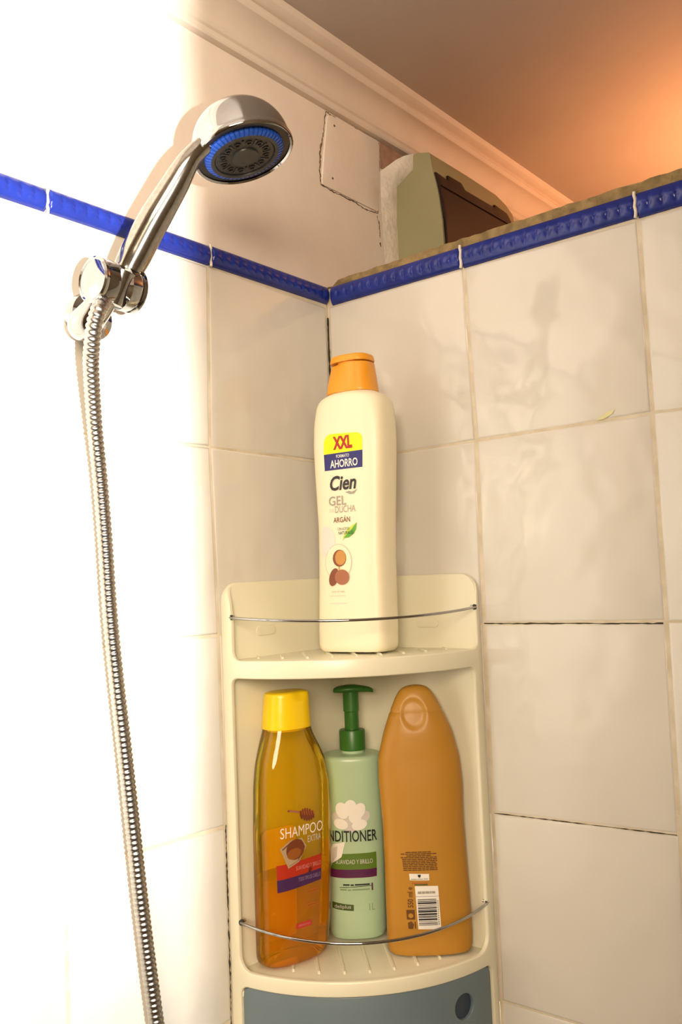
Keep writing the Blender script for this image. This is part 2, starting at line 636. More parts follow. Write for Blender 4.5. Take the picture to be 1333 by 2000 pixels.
# blue moulded border tiles --------------------------------------------
def border(wall, fmap, a0, a1, zb0, zb1, zt0, zt1):
    nb, ns, nt = 15, 8, 14
    W = a1 - a0
    bm = bmesh.new()
    g = []
    for i in range(nb * ns + 1):
        s = i / (nb * ns)
        row = []
        for j in range(nt + 1):
            t = j / nt
            h = 0.0052 * math.sin(PI * min(max(t, 0.0), 1)) ** 0.45
            if 0.2 < t < 0.8 and 0.02 < s < 0.98:
                w = math.sin(PI * (t - .2) / .6) ** 0.7
                h += 0.0013 * w * (abs(math.sin(PI * s * nb)) ** 0.5) - 0.0007 * w
            edge = min(s, 1 - s) * W
            if edge < 0.0012:
                h *= 0.55 + 0.45 * edge / 0.0012
            zb = zb0 + (zb1 - zb0) * s
            zt = zt0 + (zt1 - zt0) * s
            row.append(bm.verts.new(fmap(a0 + W * s, zb + (zt - zb) * t, -h - 0.0006)))
        g.append(row)
    for i in range(nb * ns):
        for j in range(nt):
            bm.faces.new((g[i][j], g[i + 1][j], g[i + 1][j + 1], g[i][j + 1]))
    # close the ends, the top and the bottom down to the bed
    rim = [r[0] for r in g] + g[-1][1:] + [r[-1] for r in reversed(g[:-1])] + list(reversed(g[0][1:-1]))
    back = []
    for v in rim:
        c = list(v.co)
        if fmap is mapL:
            c[0] = -0.0018
        else:
            c[1] = 0.0018
        back.append(bm.verts.new(c))
    n = len(rim)
    for i in range(n):
        bm.faces.new((rim[i], back[i], back[(i + 1) % n], rim[(i + 1) % n]))
    bm.faces.new(back)
    return from_bm('border_tile', bm, M['blue'], wall, angle=60)


jl = [0.0008, 0.1515, 0.3030, 0.4540, 0.6050, 0.7560, 0.9070]
jr = [0.0065, 0.1506, 0.3010, 0.4515, 0.519]
for k in range(6):
    border(wall_left, mapL, jl[k] + .0010, jl[k + 1] - .0010, 0.0012, 0.0014, 0.0176, 0.0184)
for k in range(4):
    border(wall_right, mapR, jr[k] + .0010, jr[k + 1] - .0010, -0.0012 - .0003 * k, -0.0010, 0.0166 + .0003 * k, 0.0172)
# raised white grout between the border tiles
for a in jl[1:]:
    tube('border_joint', [(0.0030, -a + 0.0005 * math.sin(900 * z), z) for z in np.linspace(0.000, 0.0186, 8)], 0.0012, M['white_plaster'], wall_left, seg=8)
for a in jr[:-1]:
    tube('border_joint', [(a + 0.0004 * math.sin(700 * z) if a > .02 else 0.0035, -0.0036, z) for z in np.linspace(-0.002, 0.0176, 8)], 0.0013, M['white_plaster'], wall_right, seg=8)
# rough mortar along the top of the partition
bm = bmesh.new()
n = 80
g = []
for i in range(n + 1):
    x = 0.002 + 0.517 * i / n
    h = 0.0232 + 0.0035 * min(1, x / .25) + random.uniform(-.0006, .0006) - (0.0045 if x < .012 else 0)
    g.append([bm.verts.new(p) for p in ((x, -0.0012 + random.uniform(-.0006, .0006), 0.0162), (x, -0.0004 + random.uniform(-.0005, .0005), h - .0015), (x, 0.004, h),
                                        (x, 0.056, h + random.uniform(-.001, .001)), (x, 0.060, 0.0162))])
for i in range(n):
    for j in range(5):
        k = (j + 1) % 5
        bm.faces.new((g[i][j], g[i + 1][j], g[i + 1][k], g[i][k]))
bm.faces.new(g[0])
bm.faces.new(g[-1])
from_bm('mortar_cap', bm, M['mortar'], wall_right, angle=30)

# ------------------------------------------------------------------ patched wall beside the fuse box
X0 = -0.0022
mapW = lambda y, z, d: (X0 + 0.0016 - d, y, z)
cover = thing('access_cover', 'square pink painted cover plate with cracked edges set in the wall under the cornice', 'cover')
o = plate('plate', [rpoly([(0.0000, 0.1200, .004), (0.0920, 0.1195, .004), (0.0985, 0.1980, .006), (0.0135, 0.1958, .008)])], mapW, M['plaster'], cover, thick=0.0015, fillet=0.0006, grid=0.02)
for y, z in ((0.023, 0.1865), (0.017, 0.131)):
    lathe('screw_mark', [(0.0, 0.0004), (0.0011, 0.0003), (0.0013, -0.0004)], (X0 + 0.0016, y, z), (1, 0, 0), M['crack'], cover, seg=10)
bm = bmesh.new()


def crack(pts, rs, n=9):
    P = catmull([(X0 + 0.0002, y, z) for y, z in pts], n)
    P[1:-1, 1] += np.array([random.uniform(-.0007, .0007) for _ in P[1:-1]])
    P[1:-1, 2] += np.array([random.uniform(-.0007, .0007) for _ in P[1:-1]])
    R = np.interp(np.linspace(0, 1, len(P)), np.linspace(0, 1, len(rs)), rs)
    R = [max(0.00015, r * random.uniform(.25, .85)) for r in R]
    tube_bm(bm, P, R, 6)


crack([(0.0190, 0.1970), (0.0120, 0.1955), (0.0075, 0.1750), (0.0015, 0.1550), (-0.0005, 0.1350), (0.0000, 0.1200)], [.0006, .0008, .0008, .0016, .0009, .0008])
crack([(0.0000, 0.1200), (0.0250, 0.1185), (0.0480, 0.1190), (0.0700, 0.1170), (0.0920, 0.1185)], [.0012, .0007, .0010, .0008, .0007])
crack([(0.0920, 0.1185), (0.0950, 0.1450), (0.0975, 0.1700), (0.0990, 0.1975)], [.0006, .0004, .0004, .0005])
crack([(0.0905, 0.1160), (0.0935, 0.1040), (0.0940, 0.0930)], [.0005, .0010, .0006])
crack([(0.0935, 0.0880), (0.0940, 0.0840)], [.0011, .0009])
crack([(0.0180, 0.1968), (0.0450, 0.1972), (0.0900, 0.1978)], [.0006, .0003, .0003])
from_bm('crack', bm, M['crack'], wall_left, angle=50, kind='stuff')
plate('recess_shade_patch', [[(0.0990, 0.1690), (0.1350, 0.1800), (0.1480, 0.1985), (0.1000, 0.1985)]], lambda y, z, d: (X0 + 0.0003 - d, y, z), M['recess_shade'], wall_left, grid=0.02)  # thin flat patch, the shade of a wall recess put into its colour
# white filler squeezed between the box and the wall
bm = bmesh.new()
fl_l = [(-0.0018, 0.1008, 0.0600), (-0.0018, 0.0995, 0.0760), (-0.0018, 0.0985, 0.0950), (-0.0018, 0.0980, 0.1187), (-0.0018, 0.0990, 0.1660), (0.0110, 0.1100, 0.1780)]
fl_r = [(0.0012, 0.1214, 0.0600), (0.0012, 0.1214, 0.0850), (0.0010, 0.1214, 0.1200), (0.0030, 0.1214, 0.1555), (0.0247, 0.1214, 0.1685), (0.0256, 0.1214, 0.1838)]
g = []
for p, q in zip(fl_l, fl_r):
    m_ = ((p[0] + q[0]) / 2 + .0012, (p[1] + q[1]) / 2 - .0022, (p[2] + q[2]) / 2)
    g.append([bm.verts.new(k) for k in (p, m_, q, (q[0], 0.128, q[2]), (-0.0021, 0.128, min(p[2], q[2])))])
for a, b in zip(g, g[1:]):
    for i in range(5):
        k = (i + 1) % 5
        bm.faces.new((a[i], a[k], b[k], b[i]))
bm.faces.new(g[0])
bm.faces.new(g[-1])
from_bm('white_filler', bm, M['white_plaster'], wall_left, angle=75)

# ------------------------------------------------------------------ fuse box
fb = thing('fuse_box', 'olive cream fuse box with a smoked brown door on the wall above the blue border', 'fuse box')


def fbx(z):
    return float(np.interp(z, [0.03, 0.081, 0.103, 0.131, 0.160, 0.1786], [0.0578, 0.0578, 0.0578, 0.0544, 0.0485, 0.0457]))


bp = [(0.0, 0.030), (0.0578, 0.030), (0.0578, 0.081), (0.0572, 0.103), (0.0544, 0.131), (0.0520, 0.145), (0.0485, 0.160), (0.0462, 0.1760), (0.0440, 0.1795), (0.0300, 0.1835), (0.0254, 0.1835),
      (0.0245, 0.1680), (0.0020, 0.1555), (0.0, 0.1550)]
bm = bmesh.new()
secs = []
for y, k in ((0.1215, 0.985), (0.1225, 1.0), (0.20, 1.0), (0.262, 0.99), (0.285, 0.965), (0.300, 0.93), (0.307, 0.88)):
    secs.append([bm.verts.new((X0 + (x - X0) * (1 if x < .001 else (1 if k > .98 else k ** .5)), y, 0.03 + (z - 0.03) * k)) for x, z in bp])
for r0, r1 in zip(secs, secs[1:]):
    for i in range(len(bp)):
        j = (i + 1) % len(bp)
        bm.faces.new((r0[i], r0[j], r1[j], r1[i]))
bm.faces.new(secs[0])
bm.faces.new(secs[-1])
from_bm('housing', bm, M['box'], fb, angle=30)
dl = [(0.1255, 0.040), (0.2880, 0.040), (0.2850, 0.120), (0.2790, 0.1480), (0.2730, 0.1565), (0.2460, 0.1590), (0.2440, 0.1545), (0.1795, 0.1545), (0.1740, 0.1612), (0.1475, 0.1608), (0.1455, 0.1540), (0.1225, 0.1560)]
door = plate('door', [dl], lambda y, z, d: (fbx(z) + 0.0028 - d, y, z), M['box_door'], fb, thick=0.0045, fillet=0.0005, grid=0.012)
plate('door_ridge', [[(0.1265, 0.1415), (0.281, 0.1415), (0.281, 0.1428), (0.1265, 0.1428)]], lambda y, z, d: (fbx(z) + 0.0038 - d, y, z), M['box_door'], door, thick=0.002, grid=0.012)

# ------------------------------------------------------------------ corner shelf
sh = thing('corner_shelf', 'cream plastic quarter round corner shelf unit on the tiled walls with a blue drawer', 'shelf')
RS = 0.15
SS = RS * PI / 2


def cyl(R0, pull=True):
    def f(s, z, d):
        r = R0 - d
        if pull and z > -0.273:
            q = min(0.01399, z + 0.273)
            r -= 0.014 - math.sqrt(0.014 ** 2 - q * q)
        t = s / RS
        return (r * math.sin(t), -r * math.cos(t), z)
    return f


ZB = -0.76
outer = rpoly([(0.0006, ZB), (SS - 0.0006, ZB), (SS - 0.0006, -0.2596, .0), (SS - 0.0030, -0.2592), (0.2315, -0.272, .010), (0.2298, -0.290), (0.2298, -0.3200, .007), (0.0118, -0.3200, .007), (0.0118, -0.290), (0.0100, -0.272, .010),
               (0.0036, -0.2592), (0.0006, -0.2596)])
niche = rpoly([(0.0103, -0.5565, .011), (0.2246, -0.5565, .013), (0.2240, -0.3340, .006), (0.0100, -0.3340, .006)])
dhole = rpoly([(0.0105, -0.747, .006), (0.2272, -0.747, .006), (0.2272, -0.5675, .007), (0.0105, -0.5675, .007)])
plate('front_frame', [outer, niche, dhole], cyl(RS), M['shelf'], sh, thick=0.0032, fillet=0.0012, grid=0.007, step=0.005)
pl = rpoly([(0.0036, ZB), (0.1488, ZB), (0.1488, -0.2585, .0145), (0.0036, -0.2575)], seg=8)
plate('side_panel', [pl], lambda a, z, d: (0.0046 - d, -a, z), M['shelf'], sh, thick=0.0036, fillet=0.0012, grid=0.05, step=0.05)
plate('side_panel', [pl], lambda a, z, d: (a, -0.0046 + d, z), M['shelf'], sh, thick=0.0036, fillet=0.0012, grid=0.05, step=0.05)
arc = [(0.1478 * math.sin(t), -0.1478 * math.cos(t)) for t in np.linspace(0.028, PI / 2 - 0.028, 40)]
qd = [(0.0042, -0.0042)] + arc


def board(z, name='shelf_board'):
    return plate(name, [qd], lambda x, y, d: (x, y, z - d), M['shelf'], sh, thick=0.004, fillet=0.0006, grid=0.03, step=0.02)


ZU, ZL = -0.3202, -0.5594
for z, ks in ((ZU, range(-4, 5)), (ZL, range(-3, 5))):
    bd = board(z)
    for k in ks:
        w = k * 0.0192
        rf = math.sqrt(0.129 ** 2 - w * w)
        L = min(0.052 if abs(k) < 3 else 0.030, rf - abs(w) - 0.012)
        if L < 0.008:
            continue
        ex, ey = Vector((1, -1, 0)).normalized(), Vector((1, 1, 0)).normalized()
        bm = bmesh.new()
        pr_ = [(-.0013, 0), (-.0008, .0016), (.0008, .0016), (.0013, 0)]
        r = []
        for q, hh in ((rf - L, .2), (rf - L + .002, 1), (rf - .002, 1), (rf, .2)):
            r.append([bm.verts.new(ex * q + ey * (w + a) + Vector((0, 0, z + h * hh - .0002))) for a, h in pr_])
        for r0, r1 in zip(r, r[1:]):
            for i in range(4):
                bm.faces.new((r0[i], r0[(i + 1) % 4], r1[(i + 1) % 4], r1[i]))
        bm.faces.new(r[0])
        bm.faces.new(r[-1])
        from_bm('ridge', bm, M['shelf'], bd)
board(-0.5720, 'drawer_roof')
# screw slots in the back panels
for fm, c in ((lambda a, z, d: (0.0055 - d, -a, z), 0.1030), (lambda a, z, d: (a, -0.0055 + d, z), 0.1005)):
    slot = [(c + .0075 * np.sign(math.cos(t)) + .004 * math.cos(t), -0.2990 + .0040 * math.sin(t)) for t in np.linspace(0, 2 * PI, 28)[:-1]]
    slot = [(float(a), float(b)) for a, b in slot]
    plate('screw_slot', [slot], fm, M['shelf'], sh, thick=0.0014, fillet=0.0004, grid=0)


def rail(z0, sag, bulge, t0, t1):
    P = []
    for k in range(41):
        q = k / 40
        t = math.radians(t0 + (t1 - t0) * q)
        r = 0.1492 + bulge * math.sin(PI * q)
        P.append((r * math.sin(t), -r * math.cos(t), z0 - sag * math.sin(PI * q) ** .9))
    P = [(P[0][0] * .97, P[0][1] * .97, P[0][2] + .0006)] + P + [(P[-1][0] * .97, P[-1][1] * .97, P[-1][2] + .0006)]
    w = tube('guard_wire', P, 0.00115, M['chrome'], sh, seg=10)
    for p in (P[1], P[-2]):
        rad = Vector((p[0], p[1], 0)).normalized()
        lathe('wire_socket', [(0.0013, 0.0012), (0.0021, 0.0012), (0.0024, -0.0005), (0.0013, -0.0010)], Vector(p) + rad * -0.0006, rad, M['darkgrey'], w, seg=14)


rail(-0.2862, 0.0044, 0.004, 4.0, 87.6)
rail(-0.5202, 0.0068, 0.006, 4.7, 86.4)
# drawer
dr_loop = rpoly([(0.0112, -0.7455, .006), (0.2266, -0.7455, .006), (0.2266, -0.5682, .0066), (0.0112, -0.5682, .0066)])
hc = (math.radians(74.3) * RS, -0.5903)
hole = ellipse(hc[0], hc[1], 0.0096, 0.0096, 28)
drawer = plate('drawer', [dr_loop, hole], cyl(0.1480, False), M['drawer'], sh, thick=0.003, fillet=0.0007, grid=0.009, step=0.006, label='blue grey curved drawer front')
plate('finger_hole', [ellipse(hc[0], hc[1], 0.0108, 0.0108, 28)], cyl(0.1450, False), M['drawer_dark'], drawer, thick=0.001, grid=0.006, label='dark round finger hole')

# ------------------------------------------------------------------ bottles
FH = np.array([-0.62903, 0.77738, 0.0])
RH = np.array([0.77738, 0.62903, 0.0])


class Shape:
    """superellipse sections: rows (z, visible half width, depth ratio, exponent, sideways offset)"""

    def __init__(s, c, n, rows, smooth=2, K=70):
        s.c = np.array([c[0], c[1], 0.0])
        s.n = np.array([n[0], n[1], 0.0])
        s.n /= np.linalg.norm(s.n)
        s.d = np.array([-s.n[1], s.n[0], 0.0])
        R = np.array(sorted(rows), float)
        L = np.concatenate([[0], np.cumsum(np.hypot(np.diff(R[:, 0]), np.diff(R[:, 1])))])
        q = np.linspace(0, L[-1], K)
        T = np.stack([np.interp(q, L, R[:, i]) for i in range(5)], 1)
        for _ in range(smooth):
            T[1:-1] = 0.25 * T[:-2] + 0.5 * T[1:-1] + 0.25 * T[2:]
        cb, sb = abs(s.d @ RH), abs(s.d @ FH)
        e = T[:, 3]
        qx = e / (e - 1)
        a = T[:, 1] / ((cb ** qx + (T[:, 2] * sb) ** qx) ** (1 / qx))
        s.z, s.a, s.b, s.e, s.off = T[:, 0], a, a * T[:, 2], e, T[:, 4]

    def at(s, z):
        f = lambda v: float(np.interp(z, s.z, v))
        return f(s.a), f(s.b), f(s.e), f(s.off)

    def __call__(s, u, z, d=0.0, back=False):
        a, b, e, o = s.at(z)
        t = min(abs(u) / a, 0.985)
        v = b * (1 - t ** e) ** (1 / e)
        p = s.c + RH * o + s.d * max(-a * .985, min(a * .985, u)) + s.n * ((-(v - d)) if back else (v - d))
        return (p[0], p[1], z)

    def wrap(s, u, z, d=0.0):
        # u measured along the curved front of the section
        a, b, e, o = s.at(z)
        t = np.linspace(0.0, PI, 181)
        x = a * np.sign(np.cos(t)) * np.abs(np.cos(t)) ** (2 / e)
        y = b * np.abs(np.sin(t)) ** (2 / e)
        L = np.concatenate([[0], np.cumsum(np.hypot(np.diff(x), np.diff(y)))])
        L = L - np.interp(PI / 2, t, L)
        xx, yy = float(np.interp(-u, L, x)), float(np.interp(-u, L, y))
        nx, ny = np.sign(xx) * (abs(xx) / a) ** (e - 1) / a, (abs(yy) / b) ** (e - 1) / b
        k = math.hypot(nx, ny)
        p = s.c + RH * o + s.d * (xx - nx / k * d) + s.n * (yy - ny / k * d)
        return (p[0], p[1], z)

    def mesh(s, name, m, parent, seg=72, zmax=None, shrink=1.0, dent=None, angle=40, zmin=None):
        bm = bmesh.new()
        rings = []
        for i in range(len(s.z)):
            z = s.z[i]
            if (zmax is not None and z > zmax) or (zmin is not None and z < zmin):
                continue
            r = []
            for k in range(seg):
                t = 2 * PI * k / seg
                c, sn = math.cos(t), math.sin(t)
                ex = 2 / s.e[i]
                u = s.a[i] * math.copysign(abs(c) ** ex, c) * shrink
                v = s.b[i] * math.copysign(abs(sn) ** ex, sn) * shrink
                if dent:
                    u, v = dent(u, v, z)
                p = s.c + RH * s.off[i] + s.d * u + s.n * v
                r.append(bm.verts.new((p[0], p[1], z)))
            rings.append(r)
        for r0, r1 in zip(rings, rings[1:]):
            for k in range(seg):
                bm.faces.new((r0[k], r0[(k + 1) % seg], r1[(k + 1) % seg], r1[k]))
        bm.faces.new(rings[0])
        bm.faces.new(rings[-1])
        return from_bm(name, bm, m, parent, angle=angle)


def fix_bottom(z0, h):
    return [(z0, h - .0028), (z0 + .0006, h - .0012), (z0 + .0022, h - .0002)]


# --- tall cream gel bottle on the upper shelf
KG = 0.944


def gz(z):
    return -0.25982 + (z + 0.25982) * KG


def gr(rows):
    return [(gz(z), h * KG, r, e, o * KG) for z, h, r, e, o in rows]


gel = thing('shower_gel_bottle', 'tall cream shower gel bottle with a golden orange cap alone on the upper shelf', 'bottle')
GC, GN = (0.0680, -0.0577), (0.104, -0.995)
G = Shape(GC, GN, gr([(-.3219, .0312, .56, 4, -.0009), (-.3208, .0333, .56, 4, -.0009), (-.317, .0345, .56, 4.2, -.0008), (-.300, .0346, .56, 4.2, -.0004), (-.266, .0341, .57, 4.2, .0006),
                      (-.240, .0339, .58, 4.2, .0012), (-.214, .0341, .58, 4.2, .0019), (-.185, .0353, .57, 4.2, .0023), (-.162, .0363, .56, 4.2, .0026), (-.141, .0369, .56, 4, .003), (-.122, .0364, .57, 3.8, .0034),
                      (-.109, .0348, .58, 3.4, .0038), (-.1030, .0333, .60, 3.2, .0039), (-.0990, .0302, .62, 3, .0036), (-.0968, .0268, .66, 2.6, .0033), (-.0955, .0225, .70, 2.4, .0032), (-.0935, .0200, .72, 2.4, .0031)]), K=110)
G.mesh('body', M['gel'], gel)
gcap = Shape(GC, GN, gr([(-.0948, .0230, .74, 2.6, .0032), (-.0935, .0233, .74, 2.6, .003), (-.080, .0214, .74, 2.6, .0033), (-.0692, .0198, .74, 2.6, .0036), (-.0686, .0194, .74, 2.6, .0036)]), smooth=0, K=40)


def gdent(u, v, z):
    # thumb scoop under the lid at the front left of the cap
    w = math.exp(-((u + 0.011) / 0.0075) ** 2) * max(0.0, min(1.0, (z - gz(-.086)) / 0.014))
    return (u, v - 0.0032 * w) if v > 0 else (u, v)


gc_ = gcap.mesh('cap', M['gold'], gel, dent=gdent, angle=30)
glid = Shape(GC, GN, gr([(-.0672, .0196, .76, 2.6, .0036), (-.0660, .0200, .76, 2.6, .0036), (-.0625, .0193, .76, 2.6, .0036), (-.0612, .0182, .76, 2.6, .0036), (-.0606, .0150, .76, 2.6, .0036), (-.0603, .0020, .76, 2.4, .0036)]), smooth=0, K=40)
glid.mesh('lid', M['gold'], gel)
lathe('hinge_neck', [(0.0125, gz(-.0690)), (0.0125, gz(-.0668))], tuple(np.array([GC[0], GC[1], 0]) + RH * .0034), (0, 0, 1), M['gold'], gel, seg=24)


def gs(u):
    return u * KG * 1.03 - 0.0022


def gpanel(name, poly, m, off=0.0003, grid=0.005):
    return plate(name, [[(gs(u), gz(z)) for u, z in poly]], lambda u, z, d: G(u, z, d - off), m, gel, grid=grid, step=0.003)


def gtext(s, u0, u1, z0, z1, m, off=0.0006, **k):
    return lettering('lettering', s, G, gs(u0), gs(u1), gz(z0), gz(z1), m, gel, off=off, **k)


gpanel('yellow_label', rpoly([(-.0170, -.1492), (.0219, -.1489), (.0222, -.1335, .006), (-.0166, -.1312, .008)]), M['ink_yellow'])
gpanel('navy_label', [(-.0165, -.1637), (.0214, -.1637), (.0219, -.1490), (-.0170, -.1493)], M['ink_navy'])
gtext('XXL', -.0070, .0125, -.1462, -.1345, M['ink_red'], bold=0.05, shear=-.05)
gtext('FORMATO', -.0040, .0090, -.1535, -.1507, M['ink_white'], bold=0.01)
gtext('AHORRO', -.0104, .0172, -.1620, -.1550, M['ink_white'], bold=0.02)
gtext('Cien', -.0113, .0151, -.1820, -.1690, M['ink_black'], shear=0.22, bold=0.025)
gpanel('swoosh', [(.0035, -.1840), (.0075, -.1832), (.0105, -.1842), (.0158, -.1822), (.0125, -.1860), (.0085, -.1862)], M['ink_grey'])
gtext('GEL', -.0131, .0045, -.1949, -.1868, M['ink_grey'], bold=0.01)
gtext('DE', -.0128, -.0080, -.2005, -.1975, M['ink_light'])
gtext('DUCHA', -.0069, .0135, -.2015, -.1955, M['ink_grey'])
gtext('ARGÁN', -.0089, .0078, -.2100, -.2042, M['ink_brown'], bold=0.008)
gpanel('leaf', [(-.0002, -.2262), (.0010, -.2215), (.0045, -.2160), (.0100, -.2130), (.0143, -.2110), (.0132, -.2170), (.0110, -.2205), (.0060, -.2235), (.0015, -.2240)], M['ink_leaf_light'])
gpanel('leaf', [(.0010, -.2235), (.0065, -.2190), (.0143, -.2110), (.0132, -.2170), (.0110, -.2205), (.0060, -.2235)], M['ink_leaf'], off=.0005)
gtext('CON ACEITES', -.0050, .0068, -.2168, -.2146, M['ink_darkgreen'], off=.0008)
gtext('NATURALES', -.0040, .0108, -.2206, -.2178, M['ink_darkgreen'], off=.0008, bold=.01)
gpanel('bubble', [p for p in ellipse(-.0172, -.2260, .0095, .0135, 30) if p[0] > -.0235], M['ink_bubble'])
gpanel('bubble', ellipse(-.0050, -.2445, .0138, .0160, 34), M['ink_bubble_rim'])
gpanel('bubble', ellipse(-.0050, -.2445, .0130, .0152, 34), M['gel'], off=.0004)
gpanel('argan_nut', ellipse(-.0035, -.2410, .0068, .0074, 26), M['ink_nut'], off=.0006)
gpanel('argan_nut', ellipse(-.0024, -.2406, .0054, .0064, 26), M['ink_nut_light'], off=.0007)
gpanel('oil_drop', [(-.0048, -.2478), (-.0028, -.2478), (-.0034, -.2520), (-.0020, -.2545), (-.0065, -.2545), (-.0048, -.2520)], M['ink_gold'], off=.0006)
gpanel('argan_nut', ellipse(-.0094, -.2572, .0046, .0080, 26, rot=-.35), M['ink_nut'], off=.0008)
gpanel('argan_nut', ellipse(-.0011, -.2575, .0072, .0066, 26), M['ink_nut_mid'], off=.0009)
gtext('aceite de argán', -.0120, .0012, -.2708, -.2690, M['ink_grey'])
for z, w in ((-.2735, .016), (-.2800, .018)):
    gpanel('small_print', [(-.0145, z - .0003), (-.0145 + w, z - .0003), (-.0145 + w, z + .0003), (-.0145, z + .0003)], M['ink_light'])

# --- clear yellow shampoo bottle
sham = thing('shampoo_bottle', 'clear yellow honey shampoo bottle with a yellow cap, leftmost on the lower shelf', 'bottle')
SC, SN = (0.0263, -0.1022), (0.969, -0.245)
Sx = Shape(SC, SN, [(-.5578, .0238, .55, 2.8, -.0042), (-.5570, .0262, .55, 2.8, -.0040), (-.553, .0282, .55, 3, -.0032), (-.531, .0294, .55, 3, -.0018), (-.4976, .0304, .55, 3, -.0008), (-.4555, .0308, .55, 3, 0),
                    (-.440, .0308, .55, 3, .0006), (-.422, .0304, .55, 2.9, .0008), (-.4049, .0281, .57, 2.8, .0002), (-.3950, .0252, .65, 2.6, -.0006), (-.3877, .0226, .70, 2.5, -.0014), (-.3800, .0201, .76, 2.4, -.0018), (-.3760, .0192, .78, 2.4, -.0019)], K=90)
Sx.mesh('bottle_body', M['clear'], sham)
Sx.mesh('liquid', M['liquid'], sham, zmax=-0.4900, shrink=0.955, zmin=-0.5568)
scap = Shape(SC, SN, [(-.3772, .0197, .80, 2.5, -.0020), (-.3760, .0199, .80, 2.5, -.0020), (-.3640, .0192, .80, 2.5, -.0016), (-.3510, .0182, .80, 2.5, -.0012), (-.3492, .0176, .80, 2.5, -.0012), (-.3482, .0150, .80, 2.4, -.0012), (-.3478, .0015, .80, 2.3, -.0012)], smooth=0, K=60)


def sdent(u, v, z):
    w = math.exp(-((u - 0.006) / 0.007) ** 2) * max(0.0, min(1.0, (z + 0.3560) / 0.0055))
    return (u, v - 0.0030 * w) if v > 0 else (u, v)


scap.mesh('cap', M['yellow_cap'], sham, dent=sdent, angle=30)
plate('cap_neck', [ellipse(0, 0, .0165, .0130, 30)], lambda u, v, d: tuple(np.array([*SC, -.3762]) + RH * -.0019 + Sx.d * u + Sx.n * v - np.array([0, 0, d])), M['yellow_cap'], sham, thick=.003, grid=0)
plate('back_label', [rpoly([(-.018, -.548, .002), (.014, -.548, .002), (.014, -.4600, .006), (-.020, -.4600, .006)])], lambda u, z, d: Sx(u, z, .0012 + d, back=True), M['back_label'], sham, grid=0.008)
SK = 0.84


def spanel(name, poly, m, off=0.0003):
    return plate(name, [[(u * SK, z) for u, z in poly]], lambda u, z, d: Sx(u, z, d - off), m, sham, grid=0.005, step=0.003)


def stext(s, u0, u1, z0, z1, m, off=0.0006, **k):
    return lettering('lettering', s, Sx, u0 * SK, u1 * SK, z0, z1, m, sham, off=off, **k)


stext('SHAMPOO', -.0265, .0205, -.4590, -.4510, M['ink_white'], bold=-.005)
stext('EXTRA', .0025, .0181, -.4654, -.4605, M['ink_petal_shade'], bold=-.005)
spanel('red_band', [(-.0296, -.4900), (.0186, -.4880), (.0188, -.4770), (-.0300, -.4790)], M['ink_orange_red'])
spanel('purple_band', [(-.0292, -.4995), (.0180, -.4968), (.0184, -.4881), (-.0296, -.4901)], M['ink_purple'])
stext('SUAVIDAD Y BRILLO', -.0110, .0178, -.4850, -.4818, M['ink_rose'])
stext('TODO TIPO DE CABELLO', -.0085, .0170, -.4938, -.4908, M['ink_lilac'])
hexo = [(-.0268, -.4665), (-.0170, -.4610), (-.0040, -.4610), (.0008, -.4680), (-.0075, -.4785), (-.0190, -.4822)]
hcx, hcz = sum(p[0] for p in hexo) / 6, sum(p[1] for p in hexo) / 6
spanel('honeycomb_cell', hexo, M['ink_comb'], off=.0006)
spanel('honeycomb_cell', [(hcx + (u - hcx) * .88, hcz + (z - hcz) * .88) for u, z in hexo], M['ink_brown'], off=.0008)
spanel('honeycomb_cell', [(hcx + (u - hcx) * .80 - .0008, hcz + (z - hcz) * .80 - .0006) for u, z in hexo], M['ink_comb'], off=.0010)
spanel('honey', ellipse(hcx + .0006, hcz + .0010, .0098, .0078, 28, rot=.1), M['ink_honey'], off=.0012)
spanel('honey', ellipse(hcx - .0010, hcz - .0020, .0075, .0042, 24, rot=.1), M['ink_honey_light'], off=.0014)
spanel('dipper_stick', [(-.0190, -.4372), (-.0040, -.4405), (-.0040, -.4422), (-.0192, -.4390)], M['ink_nut_mid'])
for k in range(6):
    a = -.0045 + k * .0026
    h = (.0036, .0050, .0056, .0055, .0048, .0034)[k]
    spanel('dipper_ring', ellipse(a, -.4432 - .0003 * k, .0017, h, 18, rot=.25), M['ink_honey'] if k % 2 == 0 else M['ink_brown'], off=.0005 + .00005 * k)
    spanel('dipper_ring', ellipse(a + .0004, -.4415 - .0003 * k, .0005, h * .55, 14, rot=.35), M['ink_copper'], off=.0009)
stext('deliplus', -.0085, .0045, -.5286, -.5266, M['ink_rose'], off=.0008)
spanel('red_badge', [(-.0108, -.5298), (.0068, -.5298), (.0066, -.5256), (-.0104, -.5258)], M['ink_badge_red'])
for z, u0, u1 in ((-.5025, -.002, .015), (-.5045, .002, .015), (-.5130, 0, .015), (-.5148, .003, .017)):
    spanel('small_print', [(u0, z - .0003), (u1, z - .0003), (u1, z + .0003), (u0, z + .0003)], M['ink_copper'])

